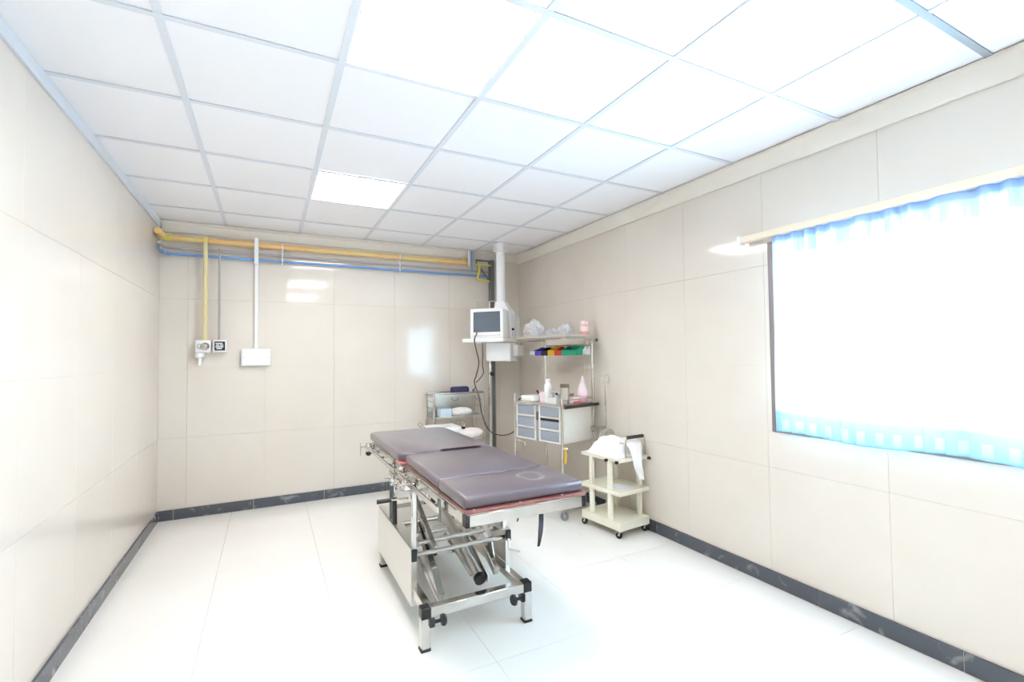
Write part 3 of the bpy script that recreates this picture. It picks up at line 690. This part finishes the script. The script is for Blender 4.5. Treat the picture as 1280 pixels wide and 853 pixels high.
for y0, y1 in ((1.90, 2.56), (2.66, 3.46)):
    rl = obj('accessory_rail', box(BM(), .618, .626, y0, y1, .716, .742, .001), m_chrome, T)
    for k in range(3): obj('rail_spacer', cyl(BM(), (.626, y0+.08+k*(y1-y0-.16)/2, .729), (.652, y0+.08+k*(y1-y0-.16)/2, .729), .007, 8), m_chrome, rl)
# board under the cushions
for y0, y1 in ((1.684, 2.015), (2.03, 2.60), (2.615, 3.49)):
    obj('base_board', box(BM(), .672 if y0 > 2 else .664, 1.212, y0, y1, .764, .775, .002), m_maroon, T)
    obj('under_tray', box(BM(), .668, 1.206, y0+.006, y1-.002, .7602, .7638, .001), m_brushed, T)
for x in (.70, .90, 1.10): obj('board_screw', cyl(BM(), (x, 1.700, .774), (x, 1.700, .777), .004, 8), m_white, T)
def cushion(poly, z0, z1, bev, m, lab=None, nm='cushion'):
    return obj(nm, prism(BM(), poly, z0, z1, bev, 3), m, T)
def rect(x0, x1, y0, y1): return [(x0, y0), (x1, y0), (x1, y1), (x0, y1)]
plabel(cushion(rect(.662, 1.212, 1.704, 2.018), 0.7755, .824, .016, m_vinylscuff), 'foot cushion with a pale ring-shaped scuff')
cushion(rect(.668, 1.206, 2.024, 2.612), 0.7755, .824, .016, m_vinyl)
plabel(cushion([(.645, 2.68), (.690, 2.628), (.885, 2.625), (.895, 2.665), (1.125, 2.665), (1.135, 2.630), (1.200, 2.630), (1.195, 3.46), (1.15, 3.51), (.68, 3.51), (.640, 3.48)], 0.7755, .828, .016, m_vinyl), 'head cushion with a shallow cut-out at its near edge')
obj('red_plate', box(BM(), .640, .720, 2.616, 2.70, .7752, .7780), mat('faded_red_plate', (.62, .20, .19), .4), T)
# head-end clamp with T screw
ec = obj('head_clamp', box(BM(), .612, .652, 3.45, 3.50, .70, .755, .006, 2), m_chrome, T)
kk = obj('knob', lathe(BM(), (0, 0, 0), [(.008, 0), (.020, .01), (.022, .025), (.016, .03)], 8), m_black, ec)
kk.location = (.63, 3.47, .668)
obj('t_screw', tube(BM(), [(.612, 3.47, .735), (.575, 3.47, .735)], .006, 8), m_chrome, ec)
obj('t_bar', cyl(BM(), (.573, 3.47, .765), (.573, 3.47, .675), .0035, 8), m_chrome, ec)
# straps hanging below the foot end
def strap(x, y, w, L, bend):
    bm = BM(); rows = []
    for i in range(9):
        f = i/8; z = .7155 - L*f; dx = bend*f*f; ww = w*(1-.5*max(0, f-.6)/.4)
        rows.append([bm.verts.new((x+dx+sx_*ww/2, y+sy_*.0015-.01*f, z)) for sx_, sy_ in ((-1, -1), (1, -1), (1, 1), (-1, 1))])
    for a, b in zip(rows, rows[1:]):
        for k in range(4): bm.faces.new((a[k], a[(k+1) % 4], b[(k+1) % 4], b[k]))
    bm.faces.new(rows[0]); bm.faces.new(rows[-1][::-1])
    return obj('strap', bm, m_grip, T)
strap(1.02, 1.74, .022, .145, -.02)
strap(.945, 1.80, .010, .05, -.012)

# ------------------------------------------------------------------ drawer cart
CA = math.radians(15)
K = thing('drawer_cart', 'steel cart with six blue-grey drawers and overhead shelf by the right wall', 'cart', (2.165, 3.33, 0), CA)
# local: +x depth towards the wall, +y along the front face (away from the camera)
CW, CD = .58, .415
for x, y, zt in ((0, 0, 1.0), (0, CW, 1.02), (CD, 0, 1.52), (CD, CW, 1.52)):
    obj('post', cyl(BM(), (x, y, .07), (x, y, zt), .0115, 12), m_chrome, K)
    castor(K, x, y, .08, .032, mat('grey_castor_tyre', (.25, .25, .26), .5) if (x, y) == (0, 0) else m_column, -.5, .022)
obj('body', box(BM(), .012, CD-.004, .014, CW-.014, .618, .93, .002), m_cabwhite, K)
obj('worktop', box(BM(), -.008, CD+.0, .0125, CW-.0125, .932, .948, .002), m_brushed, K)
obj('edge_bar', box(BM(), .01, CD+.05, -.030, -.012, .915, .940, .003), m_brownedge, K)
obj('push_handle', cyl(BM(), (-.015, .03, .945), (-.015, CW-.03, .945), .006, 8), m_chrome, K)
obj('guard_rail', tube(BM(), [(0, 0, .985), (CD, 0, .985)], .005, 8), m_chrome, K)
obj('guard_rail', tube(BM(), [(CD, 0, .985), (CD, CW, .985)], .005, 8), m_chrome, K)
obj('centre_strip', box(BM(), .002, .012, .275, .305, .62, .93, .001), m_steelgrey, K)
lk = obj('lock', box(BM(), -.004, .002, .279, .301, .80, .875, .005, 2), m_column, K)
for (y0, y1) in ((.022, .268), (.312, .558)):
    for i in range(3):
        z1 = .926-i*.103; z0 = z1-.099
        out = .0 if not (y0 < .1 and i == 1) else 0
        d = obj('drawer', box(BM(), .004+out, .03, y0+.012, y1-.012, z0+.012, z1-(.006 if not (y0 < .1 and i == 1) else .022), .003), m_drawer, K)
        bm = BM()
        box(bm, -.002, .010, y0, y0+.011, z0, z1); box(bm, -.002, .010, y1-.011, y1, z0, z1); box(bm, -.006, .010, y0, y1, z0, z0+.011, .002)
        obj('drawer_rim', bm, m_white, d)
        if y0 < .1 and i == 1: obj('drawer_gap_shade', box(BM(), .004, .012, y0+.011, y1-.011, z1-.021, z1-.002), m_black, d)  # black strip painting the shade inside the gap above this drawer
    obj('column_top', box(BM(), -.002, .010, y0, y1, .926, .931), m_white, K)
obj('lower_shelf', box(BM(), .0, CD, .012, CW-.012, .16, .175, .002), m_brushed, K)
obj('lower_hook', tube(BM(), [(0, .58, .60), (.0, .45, .585), (.0, .45, .56)], .004, 6), m_white, K)
hk = obj('side_knob', cyl(BM(), (.0, -.012, .59), (.02, -.04, .59), .008, 8), m_white, K)
obj('hanging_tube', tube(BM(), curve([(.006, -.02, .60), (.012, -.028, .54), (.004, -.022, .47)], 5), .009, 8), m_orangebin, K)
# overhead shelf
bm = BM(); tray(bm, -.0+.045, CD+.02, -.015, CW+.015, 1.520, .022, .003); obj('upper_shelf', bm, m_brushed, K)
obj('shelf_front_tube', cyl(BM(), (.05, -.01, 1.508), (.05, CW+.01, 1.508), .008, 8), m_chrome, K)
obj('shelf_side_tube', cyl(BM(), (.05, -.01, 1.508), (CD, -.01, 1.508), .008, 8), m_chrome, K)
obj('shelf_side_tube', cyl(BM(), (.05, CW+.01, 1.508), (CD, CW+.01, 1.508), .008, 8), m_chrome, K)
obj('bin_rail', cyl(BM(), (CD, 0, 1.455), (CD, CW, 1.455), .006, 8), m_chrome, K)
kp = obj('rail_cap', cyl(BM(), (CD+.0, -.012, 1.495), (CD+.0, -.05, 1.495), .020, 14), m_chrome, K); obj('cap_plug', cyl(BM(), (CD, -.049, 1.495), (CD, -.053, 1.495), .014, 12), m_black, kp)
obj('hook', tube(BM(), curve([(.30, -.01, 1.50), (.30, -.01, 1.46), (.32, -.01, 1.445), (.335, -.01, 1.47), (.33, -.01, 1.50)], 5), .003, 6), m_chrome, K)
KM = Matrix.Translation((2.165, 3.33, 0)) @ Matrix.Rotation(CA, 4, 'Z')
def kw(x, y, z): return KM @ Vector((x, y, z))
# small parts bins hanging on the rail behind
def parts_bin(label, y0, y1, z0, z1, m, xf=.27):
    t = thing('parts_bin', label, 'storage bin', kw(CD-.008, (y0+y1)/2, z0), CA, 'small parts bins hung under the top shelf')
    w = (y1-y0)/2; h = z1-z0; xf = xf-(CD-.008)
    bm = BM(); th = .003
    # open-topped bin with low sloping front (front at -x)
    out = [(xf, 0), (0, 0), (0, h), (xf*.35, h), (xf, h*.55)]
    for s in (-1, 1):
        a = [bm.verts.new((x, s*w, z)) for x, z in out]; b = [bm.verts.new((x, s*(w-th), z)) for x, z in out]
        bm.faces.new(a); bm.faces.new(b[::-1])
        for i in range(5): bm.faces.new((a[i], a[(i+1) % 5], b[(i+1) % 5], b[i]))
    box(bm, xf, 0, -w+th, w-th, 0, th); box(bm, -th, 0, -w+th, w-th, th, h); box(bm, xf, xf+th, -w+th, w-th, th, h*.55)
    obj('bin_body', bm, m, t)
    obj('front_lip', box(BM(), xf-.004, xf, -w, w, h*.5, h*.58, .001), m, t)
    return t
zb0, zb1 = 1.362, 1.442
parts_bin('clear grey bin, leftmost of the bins under the top shelf', .585, .650, zb0+.01, zb1-.01, m_plgrey)
parts_bin('royal blue bin under the top shelf', .500, .580, zb0, zb1, m_bluebin)
parts_bin('dark navy bin between the blue and the yellow bin', .415, .496, zb0, zb1, m_darkbin)
parts_bin('yellow bin, middle of the row under the top shelf', .330, .411, zb0, zb1+.005, m_orangebin)
parts_bin('red bin beside the yellow one under the top shelf', .245, .326, zb0, zb1, m_red)
parts_bin('wide green bin under the right half of the top shelf', .065, .240, zb0, zb1+.005, m_greenbin)
parts_bin('white bin, rightmost of the row under the top shelf', .018, .060, zb0+.005, zb1, m_plwhite, .355)
def lump(name, label, cat, c, rx, ry, rz_, m, seed, amp=.16, group=None, floorcut=-.75, peak=0):
    rnd = random.Random(seed); ph = [rnd.uniform(0, 6) for _ in range(8)]
    bm = BM(); bmesh.ops.create_icosphere(bm, subdivisions=4, radius=1)
    for v in bm.verts:
        n = v.co.normalized(); k = 1 + amp*(math.sin(7*n.x+ph[0]+3*n.z)*math.sin(6*n.y+ph[1]) + .5*math.sin(15*n.x+ph[2])*math.sin(13*n.z+ph[3]) + .35*abs(math.sin(11*n.y+9*n.z+ph[4])))
        z = max(floorcut, n.z)
        v.co = Vector((n.x*rx*k, n.y*ry*k, (z-floorcut)/(1-floorcut)*rz_*(1+.6*(k-1)) + peak*max(0, n.z)**6)) + Vector(c)
        v.co.z = max(v.co.z, c[2])
    o = obj(name, bm, m); return tag(o, label, cat, group)
SZ = 1.5240
lump('plastic_bag', 'tall crumpled clear plastic bag on the left of the top shelf', 'bag', kw(.15, .475, SZ), .075, .12, .145, m_bag, 3, group='plastic bags on the top shelf', peak=.03)
lump('plastic_bag', 'low flat clear plastic bag on the top shelf, middle of three', 'bag', kw(.20, .275, SZ), .07, .058, .08, m_bag, 5, group='plastic bags on the top shelf')
lump('plastic_bag', 'clear plastic bag on the top shelf nearest the pink bottle', 'bag', kw(.20, .125, SZ), .065, .068, .105, m_bag, 9, group='plastic bags on the top shelf', peak=.01)
t = thing('pink_bottle', 'salmon pink round bottle at the right end of the top shelf', 'bottle', kw(.375, .055, SZ))
obj('bottle_body', lathe(BM(), (0, 0, 0), [(.036, 0), (.04, .005), (.04, .105), (.034, .115)], 20), m_salmon, t)
obj('cap', lathe(BM(), (0, 0, 0), [(.036, .115), (.038, .118), (.038, .14), (.034, .143)], 20), m_palepink, t)
obj('band', lathe(BM(), (0, 0, 0), [(.0405, .05), (.0408, .052), (.0408, .09), (.0405, .092)], 20), m_palepink, t)
# worktop items
WZ = .9485
def cart_item(x, y): v = kw(x, y, WZ); return (v.x, v.y, v.z)
tag(obj('folded_drape', cbox(BM(), (*cart_item(.14, .480)[:2], WZ+.025), (.16, .16, .050), .008, 2, CA), m_mint), 'flat pale green-white folded pack at the left of the cart top', 'folded pack')
tag(obj('glove_box', cbox(BM(), (*cart_item(.19, .335)[:2], WZ+.043), (.11, .115, .086), .004, 1, CA), m_lav), 'pale lavender box on the cart top beside the folded pack', 'box')
t = thing('suction_hose', 'curved pink hose with black grip at the front of the cart top', 'hose', cart_item(.012, .235))
obj('hose', tube(BM(), curve([(-.0, .0, .009), (-.005, .01, .03), (-.0, .035, .065), (.01, .065, .08)], 6), .009, 8), m_pink, t)
obj('grip', tube(BM(), curve([(.01, .065, .08), (.012, .09, .085), (.016, .12, .10)], 4), .009, 8), m_black, t)
t = thing('white_bottle', 'pale white bottle with rounded cap, left on the cart top', 'bottle', cart_item(.12, .27))
obj('bottle_body', lathe(BM(), (0, 0, 0), [(.030, 0), (.034, .006), (.034, .14), (.028, .16), (.020, .17)], 20), m_mint, t)
obj('cap', lathe(BM(), (0, 0, 0), [(.021, .17), (.024, .174), (.024, .196), (.014, .206)], 18), m_plwhite, t)
t = thing('supply_tray', 'shallow grey-white tray of small bottles in the middle of the cart top', 'tray', cart_item(.12, .165), CA)
bm = BM(); tray(bm, -.07, .07, -.055, .055, 0, .05, .003); obj('tray_body', bm, m_plgrey, t)
tm = Matrix.Translation(cart_item(.12, .165)) @ Matrix.Rotation(CA, 4, 'Z')
for i, (dx, dy, hh, mm, lb) in enumerate(((-.03, .03, .065, m_palepink, 'pale pink vial in the supply tray, at its left'), (.02, .02, .08, m_black, 'dark-capped vial in the supply tray, at its back'),
                            (-.03, -.02, .062, m_plwhite, 'white vial in the supply tray, at its front'), (.03, -.03, .06, m_salmon, 'salmon vial in the supply tray, at its right'))):
    p = tm @ Vector((dx, dy, .0035)); v = tag(obj('vial', lathe(BM(), tuple(p), [(.012, 0), (.012, hh*.7), (.008, hh*.78)], 12), m_plwhite if mm is m_black else mm), lb, 'vial', 'vials in the supply tray')
    obj('vial_cap', lathe(BM(), tuple(p), [(.009, hh*.78), (.010, hh*.8), (.010, hh)], 12), mm, v)
t = thing('lidded_jar', 'clear jar with olive-brown lid at the front corner of the cart top', 'jar', cart_item(.10, .055))
obj('jar_body', lathe(BM(), (0, 0, 0), [(.034, 0), (.037, .005), (.037, .13), (.034, .14)], 22), m_jar, t)
obj('lid', lathe(BM(), (0, 0, 0), [(.038, .14), (.040, .143), (.040, .168), (.036, .172)], 22), m_lidbrown, t)
obj('contents', lathe(BM(), (0, 0, 0), [(.031, .004), (.031, .115)], 18), m_cabwhite, t)
t = thing('pump_bottle', 'cone-necked pink bottle at the right end of the cart top', 'bottle', cart_item(.345, .062))
obj('bottle_body', lathe(BM(), (0, 0, 0), [(.040, 0), (.047, .008), (.049, .058)], 24), m_pink, t)
obj('upper_body', lathe(BM(), (0, 0, 0), [(.049, .0585), (.046, .10), (.030, .15), (.016, .175)], 24), m_palepink, t)
obj('neck', lathe(BM(), (0, 0, 0), [(.017, .175), (.018, .19), (.010, .205), (.009, .225), (.006, .23)], 18), m_palepink, t)
tag(obj('glove_carton', cbox(BM(), (*cart_item(.215, .062)[:2], WZ+.026), (.12, .085, .052), .003, 1, CA), m_palepink), 'low pinkish-white carton between jar and pink bottle', 'carton')
bx = bpy.data.objects['glove_carton']
obj('red_stripe', cbox(BM(), (*kw(.215, .018, 0)[:2], WZ+.009), (.10, .003, .012), 0, 1, CA), m_red, bx)
t = thing('steel_box', 'small steel box with handle behind the carton on the cart top', 'box', cart_item(.262, .185), CA)
obj('box_body', box(BM(), -.06, .06, -.045, .045, 0, .07, .004), m_brushed, t)
obj('lid', box(BM(), -.062, .062, -.047, .047, .07, .078, .002), m_white, t)
obj('handle', tube(BM(), [(-.035, 0, .076), (-.035, 0, .095), (.035, 0, .095), (.035, 0, .076)], .004, 6), m_column, t)

# ------------------------------------------------------------------ cream trolley with drip pole
TA = math.radians(6)
Q = thing('cream_trolley', 'three-tier cream painted trolley on castors against the right wall', 'trolley', (2.303, 2.782, 0), TA)
QD, QW = .316, .42      # local x towards the wall, y away from the camera
def tier(z, drop, x0=0, x1=QD, y0=0, y1=QW):
    bm = BM(); box(bm, x0, x1, y0, y1, z-.004, z, .001)
    for a in ((x0, x1, y0, y0+.003), (x0, x1, y1-.003, y1), (x0, x0+.003, y0+.003, y1-.003), (x1-.003, x1, y0+.003, y1-.003)): box(bm, *a, z-drop, z-.004)
    return bm
obj('tier', tier(.118, .06), m_cream, Q); obj('tier', tier(.342, .03), m_cream, Q); obj('tier', tier(.582, .022), m_cream, Q)
for x, y in ((.006, .30), (.006, .10), (QD-.034, .06), (QD-.034, .30)):
    for z0, z1 in ((.118, .312), (.342, .56)):
        obj('post', box(BM(), x, x+.028, y, y+.036, z0, z1, .003), m_cream, Q)
for x, y in ((.02, .02), (.02, QW-.02), (QD-.02, .02), (QD-.02, QW-.02)): castor(Q, x, y, .114, .024, None, 1.9)
for x, y in ((-.006, .012), (-.006, .12), (QD-.012, -.008)):
    obj('bumper', cyl(BM(), (x, y, .565), (x-.018 if x < 0 else x, y if x < 0 else y-.018, .565), .012, 12), m_black, Q)
obj('paper_sheet', box(BM(), .05, .20, .05, .19, .3425, .3445), m_lav, Q)
QM = Matrix.Translation((2.303, 2.782, 0)) @ Matrix.Rotation(TA, 4, 'Z')
def qw(x, y, z): return QM @ Vector((x, y, z))
# drip pole clamped to its rear edge
P = obj('drip_pole', cyl(BM(), (.300, QW+.018, .10), (.300, QW+.018, 1.19), .007, 10), m_chrome, Q)
for z in (.10, .55): obj('pole_clamp', box(BM(), .286, .314, QW, QW+.03, z, z+.02, .002), m_steelgrey, P)
for s in (-1, 1):
    obj('pole_hook', tube(BM(), curve([(.30, QW+.018, 1.185), (.30+s*.03, QW+.018-s*.0, 1.19), (.30+s*.045, QW+.018, 1.15), (.30+s*.035, QW+.018, 1.12), (.30+s*.02, QW+.018, 1.135)], 5), .003, 6), m_chrome, P)
# suction machine with handle
t = thing('suction_machine', 'white suction machine with chrome carrying handle on the cream trolley', 'machine', qw(0, 0, .5825), TA)
obj('machine_body', box(BM(), .10, .295, .06, .30, .006, .10, .012, 3), m_plwhite, t)
for x, y in ((.12, .08), (.27, .08), (.12, .28), (.27, .28)): obj('machine_foot', cyl(BM(), (x, y, 0), (x, y, .008), .012, 10), m_rubber, t)
hd = obj('carry_handle', tube(BM(), curve([(.095, .025, .0), (.092, .025, .08), (.105, .025, .142), (.12, .025, .150), (.27, .025, .150), (.300, .025, .142), (.309, .025, .07), (.309, .025, .0)], 6), .0055, 8), m_chrome, t)
obj('handle_grip', cyl(BM(), (.115, .025, .1505), (.285, .025, .1505), .0135, 14), m_grip, hd)
obj('rear_handle', tube(BM(), curve([(.295, .06, .0), (.300, .08, .08), (.300, .20, .10), (.298, .26, .05), (.296, .27, .0)], 5), .005, 8), m_chrome, t)
# white sheet heaped over the machine with a tail hanging over the front
def sheet():
    bm = BM(); NX, NY = 60, 60; g = []
    for i in range(NX+1):
        row = []
        for j in range(NY+1):
            u, v = i/NX, j/NY
            x = .010 + .292*u; y = .040 + .345*v
            e = min(1, 6*min(u, 1-u, v, 1-v)); e = e*e*(3-2*e)
            h = .026 + .088*(1/(1+math.exp(-(u-.20)*10)))
            h += .045*math.exp(-((u-.35)**2/.03+(v-.45)**2/.08))
            h += .006*math.sin(17*u+6*v)*math.sin(9*v-4*u) + .004*math.sin(31*u-13*v)
            row.append(bm.verts.new((x, y, .002 + (h)*e + .0)))
        g.append(row)
    for i in range(NX):
        for j in range(NY): bm.faces.new((g[i][j], g[i+1][j], g[i+1][j+1], g[i][j+1]))
    return bm
sh = thing('white_sheet', 'crumpled white sheet heaped over the suction machine', 'sheet', qw(0, 0, .5825), TA)
obj('heap', sheet(), m_cloth, sh)
# hanging tail
bm = BM(); rows = []
path = curve([(.180, .10, .122), (.185, .060, .118), (.190, .020, .098), (.185, -.004, .05), (.175, -.018, 0), (.178, -.020, -.05), (.200, -.018, -.11), (.215, -.016, -.16)], 8)
n = len(path)
for i, p_ in enumerate(path):
    f = i/(n-1); w = .155*max(0, 1-f*1.1)**.75 + .042 + .008*math.sin(f*9)
    row = []
    for k in range(13):
        s_ = k/12*2-1
        row.append(bm.verts.new((p_.x+s_*w/2, p_.y - .008*math.cos(s_*9+f*3)*(.3+f) - .006*(1-s_*s_), p_.z+.004*math.cos(s_*7)*(1-f) - .012*abs(s_)*(f))))
    rows.append(row)
for a, b in zip(rows, rows[1:]):
    for k in range(12): bm.faces.new((a[k], a[k+1], b[k+1], b[k]))
o = obj('hanging_tail', bm, m_cloth, sh); md = o.modifiers.new('solid', 'SOLIDIFY'); md.thickness = .006
# coil of clear tubing behind the machine
bm = BM(); pts = []
for i in range(5*24+1):
    a = i/24*2*PI; rr = .062+.006*math.sin(a*.37+1); pts.append((.215+rr*math.cos(a)*1.1, .345+.008*math.sin(a*.5), .088+rr*math.sin(a)*.95 + .004*math.sin(a*1.7)))
    pts[-1] = (pts[-1][0], .325+.045*(i/120)+.006*math.sin(a*1.3), pts[-1][2])
o = tag(obj('tubing_coil', tube(bm, pts, .0065, 6), m_tube), 'coil of clear beige tubing behind the white sheet on the cream trolley', 'tubing')
o.matrix_world = Matrix.Translation(qw(0, 0, .5825+.012)) @ Matrix.Rotation(TA, 4, 'Z')
# wire basket hooked on the side of the drawer cart
t = thing('wire_basket', 'small chrome wire basket with two rings on the drawer cart side', 'basket', kw(.375, -.085, .62), CA)
for z, r in ((.115, .062), (.10, .066), (.0, .045)):
    obj('ring', tube(BM(), arc((0, 0, z), r, 0, 2*PI, (1, 0, 0), (0, 1, 0), 24)[:-1], .004, 6, closed=True), m_chrome, t)
for q in range(8):
    a = q*PI/4; obj('wire', tube(BM(), [(.063*math.cos(a), .063*math.sin(a), .115), (.045*math.cos(a), .045*math.sin(a), 0)], .002, 5), m_chrome, t)
obj('hook_plate', box(BM(), -.02, .02, .062, .075, .07, .12, .002), m_chrome, t)
